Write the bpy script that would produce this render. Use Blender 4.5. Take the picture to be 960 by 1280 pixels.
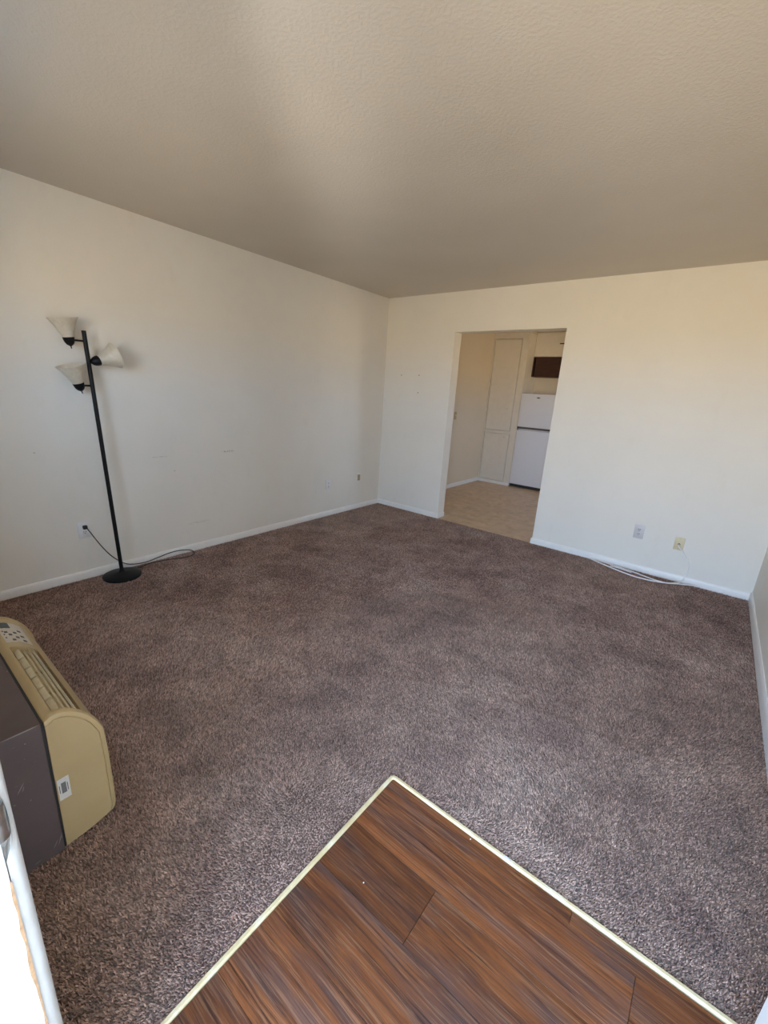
import bpy, bmesh, math, random
import numpy as np
from mathutils import Vector, Matrix, noise

for o in list(bpy.data.objects):
    bpy.data.objects.remove(o, do_unlink=True)
SC = bpy.context.scene
COL = SC.collection

# ------------------------------------------------------------------ camera
cam_data = bpy.data.cameras.new('camera')
cam = bpy.data.objects.new('camera', cam_data)
COL.objects.link(cam)
cam_data.sensor_fit = 'VERTICAL'
cam_data.sensor_height = 32.0
cam_data.lens = 527.51 / 1280 * 32.0
cam_data.clip_start = 0.005
RGT = (0.781583, 0.620976, 0.059298)
UPV = (-0.216461, 0.180831, 0.959398)
BCK = (0.585041, -0.762685, 0.275751)
cam.matrix_world = Matrix(((RGT[0], UPV[0], BCK[0], 3.34599),
                           (RGT[1], UPV[1], BCK[1], -4.21103),
                           (RGT[2], UPV[2], BCK[2], 1.41162),
                           (0, 0, 0, 1)))
SC.camera = cam

# ------------------------------------------------------------------ sky
world = bpy.data.worlds.new('daylight')
SC.world = world
world.use_nodes = True
wn, wl = world.node_tree.nodes, world.node_tree.links
wn.clear()
w_out = wn.new('ShaderNodeOutputWorld')
w_bg = wn.new('ShaderNodeBackground')
w_tc = wn.new('ShaderNodeTexCoord')
w_sep = wn.new('ShaderNodeSeparateXYZ')
w_map = wn.new('ShaderNodeMapRange')
w_map.inputs['From Min'].default_value = -1
w_map.inputs['From Max'].default_value = 1
w_rmp = wn.new('ShaderNodeValToRGB')
els = w_rmp.color_ramp.elements
els[0].position, els[0].color = 0.0, (0.90, 0.73, 0.50, 1)     # sunlit concrete and dry ground outside
els[1].position, els[1].color = 1.0, (0.40, 0.66, 1.05, 1)
for p, c in ((0.485, (0.98, 0.80, 0.53, 1)), (0.515, (0.66, 0.89, 1.24, 1)), (0.70, (0.50, 0.74, 1.10, 1))):
    e = els.new(p); e.color = c
wl.new(w_tc.outputs['Generated'], w_sep.inputs[0])
wl.new(w_sep.outputs['Z'], w_map.inputs['Value'])
wl.new(w_map.outputs[0], w_rmp.inputs[0])
wl.new(w_rmp.outputs[0], w_bg.inputs['Color'])
w_bg.inputs['Strength'].default_value = 5.0
wl.new(w_bg.outputs[0], w_out.inputs['Surface'])

def portal(name, loc, rot, sx, sy):
    d = bpy.data.lights.new(name, 'AREA')
    d.shape = 'RECTANGLE'; d.size = sx; d.size_y = sy
    d.cycles.is_portal = True
    o = bpy.data.objects.new(name, d); COL.objects.link(o)
    o.location = loc; o.rotation_euler = rot
    return o
portal('doorway_portal', (3.205, -4.315, 1.0), (math.pi/2, 0, 0), 0.9, 2.03)
portal('added_kitchen_window_portal', (3.925, 1.45, 1.475), (0, math.pi/2, 0), 0.75, 0.8)
portal('added_front_window_portal', (1.40, -4.315, 1.60), (math.pi/2, 0, 0), 0.8, 0.7)

# sun glancing off a parked car outside, thrown up through the doorway on to the ceiling
gl = bpy.data.lights.new('windscreen_glint', 'SPOT')
gl.energy = 260; gl.spot_size = math.radians(12.5); gl.spot_blend = 1.0; gl.shadow_soft_size = 0.38
gl.color = (1.0, 0.97, 0.92)
glo = bpy.data.objects.new('windscreen_glint', gl); COL.objects.link(glo)
glo.location = (4.55, -6.30, 0.75)
glo.rotation_euler = (Vector((1.60, -2.62, 2.44)) - glo.location).to_track_quat('-Z', 'Y').to_euler()

SC.view_settings.view_transform = 'Standard'
SC.view_settings.look = 'None'
SC.view_settings.gamma = 1.0
SC.view_settings.use_curve_mapping = False
SC.view_settings.exposure = 1.72
SC.cycles.max_bounces = 14
SC.cycles.diffuse_bounces = 10
SC.cycles.use_denoising = True
SC.cycles.sample_clamp_indirect = 6.0

# ------------------------------------------------------------------ helpers
def tag(o, label=None, cat=None, group=None, kind=None):
    if label: o['label'] = label
    if cat: o['category'] = cat
    if group: o['group'] = group
    if kind: o['kind'] = kind
    return o

def empty(name, loc=(0, 0, 0), rot=(0, 0, 0)):
    o = bpy.data.objects.new(name, None)
    COL.objects.link(o)
    o.location = loc; o.rotation_euler = rot
    o.empty_display_size = 0.05
    return o

def link_mesh(name, me, mat, parent=None, smooth=None):
    o = bpy.data.objects.new(name, me)
    COL.objects.link(o)
    if mat is not None and not me.materials:
        for m in (mat if isinstance(mat, (list, tuple)) else [mat]):
            me.materials.append(m)
    if parent is not None: o.parent = parent
    if smooth is not None:
        for p in me.polygons: p.use_smooth = True
        me.set_sharp_from_angle(angle=math.radians(smooth))
    return o

def obj(name, bm, mat, parent=None, smooth=None):
    me = bpy.data.meshes.new(name)
    bmesh.ops.recalc_face_normals(bm, faces=bm.faces)
    bm.to_mesh(me); bm.free()
    return link_mesh(name, me, mat, parent, smooth)

def box(bm, x0, x1, y0, y1, z0, z1, bevel=0.0, seg=2, mi=0):
    vs = [bm.verts.new((x, y, z)) for x in (x0, x1) for y in (y0, y1) for z in (z0, z1)]
    fs = [bm.faces.new([vs[i] for i in q]) for q in
          ((0, 1, 3, 2), (4, 6, 7, 5), (0, 4, 5, 1), (2, 3, 7, 6), (0, 2, 6, 4), (1, 5, 7, 3))]
    for f in fs: f.material_index = mi
    if bevel > 0:
        bmesh.ops.recalc_face_normals(bm, faces=fs)
        es = list({e for f in fs for e in f.edges})
        bmesh.ops.bevel(bm, geom=es, offset=bevel, segments=seg, profile=0.5, affect='EDGES')
    return bm

def nb(*a, **k):
    bm = bmesh.new(); box(bm, *a, **k); return bm

def frame_for(axis):
    a = Vector(axis).normalized()
    t = Vector((0, 0, 1)) if abs(a.z) < 0.9 else Vector((1, 0, 0))
    u = a.cross(t).normalized(); v = a.cross(u).normalized()
    return a, u, v

def lathe(bm, prof, origin=(0, 0, 0), axis=(0, 0, 1), n=32, cap0=True, cap1=True):
    a, u, v = frame_for(axis); o = Vector(origin); rings = []
    for r, h in prof:
        rings.append([bm.verts.new(o + a*h + (u*math.cos(2*math.pi*i/n) + v*math.sin(2*math.pi*i/n))*r) for i in range(n)])
    for A, B in zip(rings, rings[1:]):
        for i in range(n):
            bm.faces.new((A[i], A[(i+1) % n], B[(i+1) % n], B[i]))
    if cap0: bm.faces.new(rings[0])
    if cap1: bm.faces.new(rings[-1])
    return bm

def rod(bm, p0, p1, r, n=16):
    d = Vector(p1) - Vector(p0)
    return lathe(bm, [(r, 0), (r, d.length)], p0, d, n)

def spline(pts, sub=10):
    P = [Vector(p) for p in pts]; out = []
    for i in range(len(P)-1):
        p0, p1, p2, p3 = P[max(i-1, 0)], P[i], P[i+1], P[min(i+2, len(P)-1)]
        for k in range(sub):
            t = k/sub
            out.append(0.5*((2*p1) + (p2-p0)*t + (2*p0-5*p1+4*p2-p3)*t*t + (3*p1-p0-3*p2+p3)*t*t*t))
    out.append(P[-1]); return out

def tube(bm, pts, r, n=8, sub=10):
    P = spline(pts, sub); rings = []; u = None
    for i, p in enumerate(P):
        d = (P[min(i+1, len(P)-1)] - P[max(i-1, 0)]).normalized()
        if u is None: u = frame_for(d)[1]
        u = (u - d*u.dot(d)).normalized(); v = d.cross(u)
        rings.append([bm.verts.new(p + (u*math.cos(2*math.pi*k/n) + v*math.sin(2*math.pi*k/n))*r) for k in range(n)])
    for A, B in zip(rings, rings[1:]):
        for k in range(n): bm.faces.new((A[k], A[(k+1) % n], B[(k+1) % n], B[k]))
    bm.faces.new(rings[0]); bm.faces.new(rings[-1])
    return bm

def extrude_x(bm, poly, x0, x1):
    """closed (y, z) outline pushed from x0 to x1"""
    A = [bm.verts.new((x0, y, z)) for y, z in poly]
    B = [bm.verts.new((x1, y, z)) for y, z in poly]
    n = len(poly)
    for i in range(n): bm.faces.new((A[i], A[(i+1) % n], B[(i+1) % n], B[i]))
    bm.faces.new(A); bm.faces.new(B)
    return bm

# ------------------------------------------------------------------ materials
class NT:
    def __init__(s, name, rough=0.5, metal=0.0, spec=0.5):
        s.m = bpy.data.materials.new(name); s.m.use_nodes = True
        s.t = s.m.node_tree; s.b = s.t.nodes['Principled BSDF']
        s.b.inputs['Roughness'].default_value = rough
        s.b.inputs['Metallic'].default_value = metal
        s.b.inputs['Specular IOR Level'].default_value = spec
    def n(s, typ, **k):
        x = s.t.nodes.new(typ)
        for a, v in k.items(): setattr(x, a, v)
        return x
    def l(s, a, b): s.t.links.new(a, b)
    def pos(s, scale=(1, 1, 1), kind='Object', rot=(0, 0, 0)):
        mp = s.n('ShaderNodeMapping'); mp.inputs['Scale'].default_value = scale
        mp.inputs['Rotation'].default_value = rot
        if kind == 'World': s.l(s.n('ShaderNodeNewGeometry').outputs['Position'], mp.inputs['Vector'])
        else: s.l(s.n('ShaderNodeTexCoord').outputs[kind], mp.inputs['Vector'])
        return mp.outputs[0]
    def noise(s, vec, scale=5, detail=4, rough=0.55, dist=0.0):
        x = s.n('ShaderNodeTexNoise'); x.inputs['Scale'].default_value = scale
        x.inputs['Detail'].default_value = detail; x.inputs['Roughness'].default_value = rough
        x.inputs['Distortion'].default_value = dist
        s.l(vec, x.inputs['Vector']); return x.outputs['Fac']
    def ramp(s, fac, stops):
        r = s.n('ShaderNodeValToRGB'); e = r.color_ramp.elements
        e[0].position, e[0].color = stops[0][0], (*stops[0][1], 1)
        e[1].position, e[1].color = stops[-1][0], (*stops[-1][1], 1)
        for p, c in stops[1:-1]:
            x = e.new(p); x.color = (*c, 1)
        s.l(fac, r.inputs[0]); return r.outputs[0]
    def mix(s, fac, a, b, mode='MIX'):
        x = s.n('ShaderNodeMix', data_type='RGBA', blend_type=mode)
        for v, i in ((fac, 0), (a, 6), (b, 7)):
            if isinstance(v, (int, float)): x.inputs[i].default_value = v
            elif isinstance(v, tuple): x.inputs[i].default_value = (*v, 1)
            else: s.l(v, x.inputs[i])
        return x.outputs[2]
    def math(s, op, a, b=0.0, c=0.0):
        x = s.n('ShaderNodeMath', operation=op)
        for i, v in enumerate((a, b, c)):
            if isinstance(v, (int, float)): x.inputs[i].default_value = v
            else: s.l(v, x.inputs[i])
        return x.outputs[0]
    def base(s, c):
        if isinstance(c, tuple): s.b.inputs['Base Color'].default_value = (*c, 1)
        else: s.l(c, s.b.inputs['Base Color'])
        return s
    def bump(s, h, strength=0.3, dist=0.002):
        x = s.n('ShaderNodeBump'); x.inputs['Strength'].default_value = strength
        x.inputs['Distance'].default_value = dist
        s.l(h, x.inputs['Height']); s.l(x.outputs[0], s.b.inputs['Normal']); return s

def plain(name, col, rough=0.5, metal=0.0, var=0.06, scale=30, bump=0.0):
    k = NT(name, rough, metal)
    v = k.pos()
    f = k.noise(v, scale, 3)
    d = tuple(c*(1-var) for c in col); u = tuple(min(1, c*(1+var)) for c in col)
    k.base(k.ramp(f, [(0.3, d), (0.7, u)]))
    if bump: k.bump(f, bump, 0.001)
    return k.m

def wall_paint(name, col, scuffs=()):
    k = NT(name, 0.55, 0, 0.4)
    v = k.pos((1, 1, 1), 'World')
    big = k.noise(v, 1.6, 5, 0.6)
    c = k.ramp(big, [(0.32, tuple(x*0.955 for x in col)), (0.68, col)])
    smear = k.noise(k.pos((1, 1, 0.5), 'World'), 6, 6, 0.65)
    c = k.mix(k.math('MULTIPLY', k.ramp(smear, [(0.58, (0, 0, 0)), (0.75, (1, 1, 1))]), 0.12), c, (0.55, 0.49, 0.40))
    for (px, py, pz, rx, ry, rz, a, sc) in scuffs:
        mp = k.n('ShaderNodeMapping', vector_type='TEXTURE')
        mp.inputs['Location'].default_value = (px, py, pz)
        mp.inputs['Scale'].default_value = (rx, ry, rz)
        mp.inputs['Rotation'].default_value = a if isinstance(a, tuple) else (0, 0, 0)
        k.l(k.n('ShaderNodeNewGeometry').outputs['Position'], mp.inputs['Vector'])
        ln = k.n('ShaderNodeVectorMath', operation='LENGTH'); k.l(mp.outputs[0], ln.inputs[0])
        m = k.n('ShaderNodeMapRange'); m.inputs['From Min'].default_value = 1.0; m.inputs['From Max'].default_value = 0.5
        k.l(ln.outputs['Value'], m.inputs['Value'])
        jag = k.ramp(k.noise(v, 55, 2), [(0.42, (0, 0, 0)), (0.55, (1, 1, 1))])
        f = k.math('MULTIPLY', k.math('MULTIPLY', m.outputs[0], jag), sc)
        c = k.mix(f, c, (0.20, 0.18, 0.16))
    k.base(c)
    k.bump(k.noise(v, 90, 3), 0.18, 0.002)
    return k.m

WALL = (0.81, 0.772, 0.692)
M_wall = wall_paint('wall_paint', WALL)
M_wall_l = wall_paint('wall_paint_scuffed', WALL, (
    (0, -2.144, 0.822, 0.02, 0.075, 0.010, (0, 0, 0), 0.55),
    (0, -2.725, 0.820, 0.02, 0.090, 0.006, (0, 0, 0), 0.30),
    (0, -3.49, 0.905, 0.02, 0.010, 0.008, (0, 0, 0), 0.6),
    (0, -2.62, 0.70, 0.02, 0.010, 0.006, (0, 0, 0), 0.5),
    (0, -2.45, 0.235, 0.02, 0.11, 0.012, (0, 0, 0), 0.22)))
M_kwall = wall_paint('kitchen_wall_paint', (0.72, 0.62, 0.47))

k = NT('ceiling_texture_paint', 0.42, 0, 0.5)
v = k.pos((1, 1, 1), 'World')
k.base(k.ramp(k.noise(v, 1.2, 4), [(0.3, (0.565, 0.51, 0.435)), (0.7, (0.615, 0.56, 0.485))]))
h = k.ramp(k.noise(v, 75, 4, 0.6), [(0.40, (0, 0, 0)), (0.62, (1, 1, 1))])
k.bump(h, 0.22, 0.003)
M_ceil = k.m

M_trim = plain('white_gloss_trim', (0.82, 0.80, 0.76), 0.35, 0, 0.03, 12)
M_plate_w = plain('white_plastic', (0.78, 0.77, 0.76), 0.35, 0, 0.02)
M_plate_i = plain('ivory_plastic', (0.66, 0.57, 0.36), 0.4, 0, 0.04)
M_plate_t = plain('tan_plastic', (0.42, 0.33, 0.19), 0.45, 0, 0.05)
M_plate_b = plain('aged_tan_plate', (0.50, 0.38, 0.20), 0.4, 0, 0.05)
M_plate_g = plain('greyed_white_plastic', (0.60, 0.575, 0.57), 0.4, 0, 0.03)
M_slot = plain('dark_slot', (0.03, 0.028, 0.026), 0.6)
M_black = plain('black_powder_coat', (0.006, 0.006, 0.0065), 0.45, 0, 0.15, 60)
M_black.node_tree.nodes['Principled BSDF'].inputs['Specular IOR Level'].default_value = 0.22
M_cord = plain('black_cord', (0.013, 0.012, 0.012), 0.5)
M_cable = plain('white_cable_jacket', (0.86, 0.83, 0.80), 0.45, 0, 0.04)
M_steel = plain('worn_steel', (0.50, 0.47, 0.43), 0.32, 1.0, 0.2, 40)
M_brass = plain('worn_brass', (0.60, 0.47, 0.25), 0.35, 1.0, 0.2, 40)
M_fridge = plain('white_enamel', (0.76, 0.76, 0.78), 0.4, 0, 0.02, 150, 0.15)
M_fridge_dark = plain('grey_recess_plastic', (0.10, 0.09, 0.09), 0.5)
M_cab = plain('cream_cabinet_paint', (0.72, 0.66, 0.57), 0.42, 0, 0.03, 10)
M_pant = plain('off_white_cabinet_paint', (0.75, 0.69, 0.59), 0.42, 0, 0.03, 10)

# alabaster shade: frosted glass that lets a little light through
k = NT('alabaster_glass', 0.35)
v = k.pos()
k.base(k.ramp(k.noise(v, 22, 4, 0.6, 1.2), [(0.3, (0.70, 0.63, 0.50)), (0.65, (0.86, 0.82, 0.72))]))
tr = k.n('ShaderNodeBsdfTranslucent'); tr.inputs[0].default_value = (0.85, 0.80, 0.68, 1)
mx = k.n('ShaderNodeMixShader'); mx.inputs[0].default_value = 0.35
k.l(k.b.outputs[0], mx.inputs[1]); k.l(tr.outputs[0], mx.inputs[2])
k.l(mx.outputs[0], k.t.nodes['Material Output'].inputs['Surface'])
M_shade = k.m

# wood-look plank: each plank shifts its own grain by its object's random number
k = NT('walnut_plank', 0.42, 0, 0.5)
tc = k.n('ShaderNodeTexCoord'); oi = k.n('ShaderNodeObjectInfo')
off = k.n('ShaderNodeVectorMath', operation='SCALE'); off.inputs[0].default_value = (37.1, 19.3, 7.7)
k.l(oi.outputs['Random'], off.inputs['Scale'])
ad = k.n('ShaderNodeVectorMath', operation='ADD'); k.l(tc.outputs['Object'], ad.inputs[0]); k.l(off.outputs[0], ad.inputs[1])
def scaled(vec, s):
    mp = k.n('ShaderNodeMapping'); mp.inputs['Scale'].default_value = s; k.l(vec, mp.inputs['Vector']); return mp.outputs[0]
wv = k.n('ShaderNodeTexNoise'); wv.inputs['Scale'].default_value = 1.0; wv.inputs['Detail'].default_value = 2
k.l(scaled(ad.outputs[0], (2.2, 9, 1)), wv.inputs['Vector'])
wob = k.n('ShaderNodeVectorMath', operation='MULTIPLY_ADD'); wob.inputs[1].default_value = (0, 0.022, 0)
k.l(wv.outputs['Color'], wob.inputs[0]); k.l(ad.outputs[0], wob.inputs[2])
W2 = wob.outputs[0]
cloud = k.noise(scaled(W2, (1.5, 11, 1)), 1.7, 6, 0.65, 0.5)
tint_ = k.noise(scaled(W2, (1.1, 5, 1)), 2.3, 3, 0.5, 0.3)
grain = k.noise(scaled(W2, (3.2, 150, 1)), 1.0, 6, 0.75, 0.2)
streak = k.noise(scaled(W2, (4.5, 210, 1)), 1.0, 4, 0.7, 0.15)
c = k.ramp(cloud, [(0.30, (0.060, 0.031, 0.023)), (0.46, (0.132, 0.055, 0.032)), (0.58, (0.190, 0.080, 0.044)), (0.72, (0.158, 0.082, 0.058))])
c = k.mix(k.math('MULTIPLY', k.ramp(tint_, [(0.48, (0, 0, 0)), (0.66, (1, 1, 1))]), 0.72), c, (0.080, 0.052, 0.046))
c = k.mix(1.0, c, k.ramp(grain, [(0.36, (0.34, 0.32, 0.32)), (0.46, (0.92, 0.92, 0.92)), (0.62, (1.28, 1.22, 1.16))]), 'MULTIPLY')
c = k.mix(k.math('MULTIPLY', k.ramp(streak, [(0.54, (0, 0, 0)), (0.60, (1, 1, 1))]), 0.30), c, (0.38, 0.225, 0.145))
tone = k.n('ShaderNodeHueSaturation'); k.l(c, tone.inputs['Color']); tone.inputs['Saturation'].default_value = 1.17
k.l(k.math('MULTIPLY_ADD', oi.outputs['Random'], 0.35, 0.66), tone.inputs['Value'])
k.base(tone.outputs[0])
k.l(k.ramp(grain, [(0.2, (0.58,)*3), (0.8, (0.45,)*3)]), k.b.inputs['Roughness'])
k.b.inputs['Specular IOR Level'].default_value = 0.3
k.bump(streak, 0.25, 0.0006)
M_plank = k.m

# yellowed edge strip
k = NT('cream_edge_paint', 0.6, 0, 0.3)
v = k.pos((1, 1, 1), 'World')
k.base(k.ramp(k.noise(v, 14, 5, 0.6), [(0.3, (0.54, 0.41, 0.20)), (0.55, (0.66, 0.53, 0.31)), (0.72, (0.76, 0.67, 0.49))]))
M_edge = k.m

# kitchen sheet vinyl: mottled tan squares
k = NT('tan_sheet_vinyl', 0.38, 0, 0.5)
v = k.pos((1, 1, 1), 'World')
br = k.n('ShaderNodeTexBrick', offset=0.0)
br.inputs['Scale'].default_value = 1.0
br.inputs['Brick Width'].default_value = 0.305; br.inputs['Row Height'].default_value = 0.305
br.inputs['Mortar Size'].default_value = 0.004; br.inputs['Mortar Smooth'].default_value = 0.5
br.inputs['Color1'].default_value = (0.95, 0.95, 0.95, 1); br.inputs['Color2'].default_value = (1.06, 1.04, 1.02, 1)
br.inputs['Mortar'].default_value = (0.86, 0.83, 0.80, 1)
k.l(k.pos((1, 1, 1), 'World', (0, 0, math.radians(0))), br.inputs['Vector'])
c = k.ramp(k.noise(v, 9, 6, 0.65, 0.6), [(0.3, (0.44, 0.31, 0.19)), (0.5, (0.56, 0.41, 0.265)), (0.7, (0.64, 0.49, 0.33))])
k.base(k.mix(1.0, c, br.outputs['Color'], 'MULTIPLY'))
M_vinyl = k.m

# carpet backing and pile
def carpet_color(k, dark):
    v = k.pos((1, 1, 1), 'World')
    broad = k.noise(v, 2.1, 6, 0.68)
    fine = k.noise(v, 230, 2, 0.5)
    at = k.n('ShaderNodeAttribute', attribute_name='tint')
    a = k.ramp(broad, [(0.32, (0.290, 0.170, 0.128)), (0.50, (0.415, 0.265, 0.198)), (0.68, (0.500, 0.345, 0.265))])
    a = k.mix(1.0, a, k.ramp(k.noise(v, 5.5, 5, 0.7), [(0.34, (0.74, 0.72, 0.71)), (0.5, (1, 1, 1)), (0.66, (1.14, 1.14, 1.14))]), 'MULTIPLY')
    if dark:
        return k.mix(1.0, a, (0.45, 0.42, 0.42), 'MULTIPLY')
    t = k.ramp(at.outputs['Fac'], [(0.0, (0.26, 0.24, 0.24)), (0.40, (0.84, 0.82, 0.81)), (0.75, (1.42, 1.43, 1.44)), (1.0, (1.95, 2.0, 2.05))])
    return k.mix(1.0, a, t, 'MULTIPLY')
k = NT('carpet_backing', 0.95, 0, 0.1); k.base(carpet_color(k, True)); M_backing = k.m
k = NT('carpet_yarn', 0.85, 0, 0.25); k.base(carpet_color(k, False))
k.b.inputs['Sheen Weight'].default_value = 0.25
k.b.inputs['Sheen Roughness'].default_value = 0.5
M_yarn = k.m

# heater finishes
k = NT('beige_heater_plastic', 0.45)
v = k.pos((1, 1, 1), 'World')
k.base(k.ramp(k.noise(v, 7, 4), [(0.3, (0.485, 0.355, 0.175)), (0.7, (0.54, 0.405, 0.21))]))
k.bump(k.noise(v, 400, 2), 0.15, 0.0005)
M_beige = k.m
M_beige2 = plain('pale_louver_plastic', (0.60, 0.51, 0.32), 0.45, 0, 0.08, 50)
k = NT('brown_sleeve_paint', 0.5); v0 = k.n('ShaderNodeNewGeometry').outputs['Position']
v = k.pos((1, 1, 1), 'World')
c = k.ramp(k.noise(v, 8, 4), [(0.3, (0.112, 0.082, 0.078)), (0.7, (0.134, 0.101, 0.097))])
scr = k.noise(k.pos((1, 5, 20), 'World', (0.6, 0, 0)), 7, 3, 0.5, 1.5)
c = k.mix(k.math('MULTIPLY', k.ramp(scr, [(0.70, (0, 0, 0)), (0.76, (1, 1, 1))]), 0.45), c, (0.45, 0.42, 0.42))
spk = k.noise(v, 70, 1)
c = k.mix(k.math('MULTIPLY', k.ramp(spk, [(0.76, (0, 0, 0)), (0.79, (1, 1, 1))]), 0.4), c, (0.45, 0.42, 0.42))
for (px, py, pz, rx, ry, rz, a) in ((2.04, -4.083, 0.292, 0.02, 0.0015, 0.020, -0.55), (2.04, -4.078, 0.286, 0.02, 0.001, 0.010, -0.3), (2.04, -4.022, 0.045, 0.02, 0.0012, 0.025, -0.35), (2.04, -4.035, 0.035, 0.02, 0.0012, 0.016, -0.5),
                                   (2.039, -4.06, 0.4635, 0.003, 0.05, 0.0022, 0.0), (2.04, -4.055, 0.425, 0.02, 0.002, 0.002, 0.0)):
    mp = k.n('ShaderNodeMapping', vector_type='TEXTURE')
    mp.inputs['Location'].default_value = (px, py, pz); mp.inputs['Scale'].default_value = (rx, ry, rz); mp.inputs['Rotation'].default_value = (a, 0, 0)
    k.l(v0, mp.inputs['Vector'])
    ln = k.n('ShaderNodeVectorMath', operation='LENGTH'); k.l(mp.outputs[0], ln.inputs[0])
    c = k.mix(k.math('MULTIPLY', k.ramp(ln.outputs['Value'], [(0.6, (1, 1, 1)), (1.0, (0, 0, 0))]), 0.6), c, (0.42, 0.38, 0.37))
k.base(c); M_sleeve = k.m
M_panel = plain('pale_control_label', (0.60, 0.53, 0.42), 0.4, 0, 0.08, 120)
M_display = plain('dark_green_display', (0.025, 0.04, 0.03), 0.2)
M_sticker = plain('white_paper_sticker', (0.72, 0.70, 0.64), 0.6, 0, 0.03)
M_ink = plain('grey_barcode_ink', (0.10, 0.10, 0.10), 0.6)

# door frame paint worn through to wood
k = NT('worn_white_door_paint', 0.4)
v = k.pos((1, 1, 1), 'World')
chip = k.noise(k.pos((1, 1, 0.45), 'World'), 26, 6, 0.7, 0.4)
c = k.mix(k.ramp(chip, [(0.63, (0, 0, 0)), (0.66, (1, 1, 1))]), (0.76, 0.75, 0.73), (0.46, 0.33, 0.19))
k.base(c); k.bump(k.noise(v, 60, 3), 0.25, 0.002); M_jamb = k.m
k = NT('shaded_casing_paint', 0.45)  # greyer than the jamb: the shade on the casing edge put into its colour
v = k.pos((1, 1, 1), 'World')
c = k.ramp(k.noise(v, 12, 4), [(0.3, (0.53, 0.52, 0.49)), (0.7, (0.62, 0.61, 0.58))])
c = k.mix(k.ramp(k.noise(k.pos((1, 1, 0.6), 'World'), 70, 3, 0.6), [(0.70, (0, 0, 0)), (0.74, (1, 1, 1))]), c, (0.80, 0.78, 0.74))
k.base(c); k.bump(k.noise(v, 45, 3), 0.35, 0.003); M_casing = k.m
M_wood = plain('bare_chipped_wood', (0.30, 0.175, 0.085), 0.7, 0, 0.25, 90)

k = NT('mahogany_cabinet', 0.35)
v = k.pos((2, 2, 14))
k.base(k.ramp(k.noise(v, 3, 4, 0.6, 0.6), [(0.3, (0.026, 0.0075, 0.0045)), (0.7, (0.060, 0.017, 0.009))]))
M_brown = k.m
k = NT('glass', 0.02); k.b.inputs['Transmission Weight'].default_value = 1.0; k.base((0.97, 0.99, 0.98)); M_glass = k.m
M_conc = plain('concrete', (0.42, 0.39, 0.35), 0.9, 0, 0.15, 20, 0.3)

# ------------------------------------------------------------------ room shell
VX0, VX1, VZ0, VZ1 = 1.00, 1.80, 1.25, 1.95   # front window over the heater, added for its light
W, H, YF = 3.806, 2.44, -4.18          # room width, height, inner face of the front wall
OX1, OX2, OH, WT = 0.916, 2.055, 2.05, 0.14   # kitchen opening, far wall thickness
DX1, DX2, DH, FT = 2.75, 3.66, 2.03, 0.13     # front doorway
KX, KX2, KB = 0.15, 3.80, 3.12               # kitchen
EX, EY = 2.640, -3.140                        # corner of the plank entry
ZC = -0.014                                   # subfloor

def structure(name, bm, mat, label, cat, smooth=None):
    return tag(obj(name, bm, mat, None, smooth), label, cat, None, 'structure')

floor = structure('floor', nb(-0.12, W+0.12, YF-FT, WT, -0.12, ZC), M_backing,
                  'living room floor under brown carpet with a dark plank entry in its corner', 'floor')
floor_k = structure('floor_kitchen', nb(KX-0.12, KX2+0.12, 0.0, KB+0.1, ZC, -0.004), M_vinyl,
                    'tan mottled vinyl kitchen floor beyond the opening', 'floor')
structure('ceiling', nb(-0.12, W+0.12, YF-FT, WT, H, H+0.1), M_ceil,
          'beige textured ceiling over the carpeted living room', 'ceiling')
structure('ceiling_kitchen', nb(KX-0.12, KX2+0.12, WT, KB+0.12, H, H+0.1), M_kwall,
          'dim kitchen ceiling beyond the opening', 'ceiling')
structure('wall_left', nb(-0.12, 0, YF-FT, WT, ZC, H), M_wall_l,
          'long off-white left wall with faint scuffs behind the floor lamp', 'wall')
structure('wall_right', nb(W, W+0.12, YF-FT, WT, ZC, H), M_wall,
          'off-white right wall at the edge of the room', 'wall')
bm = bmesh.new()
box(bm, 0, OX1, 0, WT, ZC, H); box(bm, OX2, W, 0, WT, ZC, H); box(bm, OX1, OX2, 0, WT, OH, H)
wall_far = structure('wall_far', bm, M_wall, 'off-white far wall pierced by the kitchen opening', 'wall')
for x, z in ((0.251, 1.600), (0.500, 1.605), (0.503, 1.412)):
    hb = bmesh.new(); lathe(hb, [(0.0065, 0), (0.0065, 0.003), (0.003, 0.004)], (x, 0.0, z), (0, -1, 0), 10)
    obj('nail_hole', hb, plain('nail_hole_filler', (0.30, 0.26, 0.21), 0.8), wall_far)
bm = bmesh.new()
box(bm, 0, VX0, YF-FT, YF, ZC, H); box(bm, VX1, DX1-0.03, YF-FT, YF, ZC, H); box(bm, VX0, VX1, YF-FT, YF, ZC, VZ0); box(bm, VX0, VX1, YF-FT, YF, VZ1, H); box(bm, DX2+0.03, W, YF-FT, YF, ZC, H); box(bm, DX1-0.03, DX2+0.03, YF-FT, YF, DH+0.03, H)
structure('wall_front', bm, M_wall, 'front wall around the doorway beside the heater', 'wall')
win2 = tag(empty('added_window_2', (VX0, YF-0.07, VZ0)), 'unseen front window above the heater, added to light the left wall', 'window', None, 'structure')  # window added out of view to brighten the left side of the room
for a in ((0, 0.05, 0, VZ1-VZ0), (VX1-VX0-0.05, VX1-VX0, 0, VZ1-VZ0), (0.05, VX1-VX0-0.05, 0, 0.05), (0.05, VX1-VX0-0.05, VZ1-VZ0-0.05, VZ1-VZ0), (0.38, 0.42, 0.05, VZ1-VZ0-0.05)):
    obj('window_rail', nb(a[0], a[1], -0.025, 0.025, a[2], a[3], 0.003), M_trim, win2)
structure('wall_kitchen_left', nb(KX-0.12, KX, WT, KB+0.1, ZC, H), M_kwall, 'dim beige kitchen wall left of the pantry', 'wall')
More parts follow.
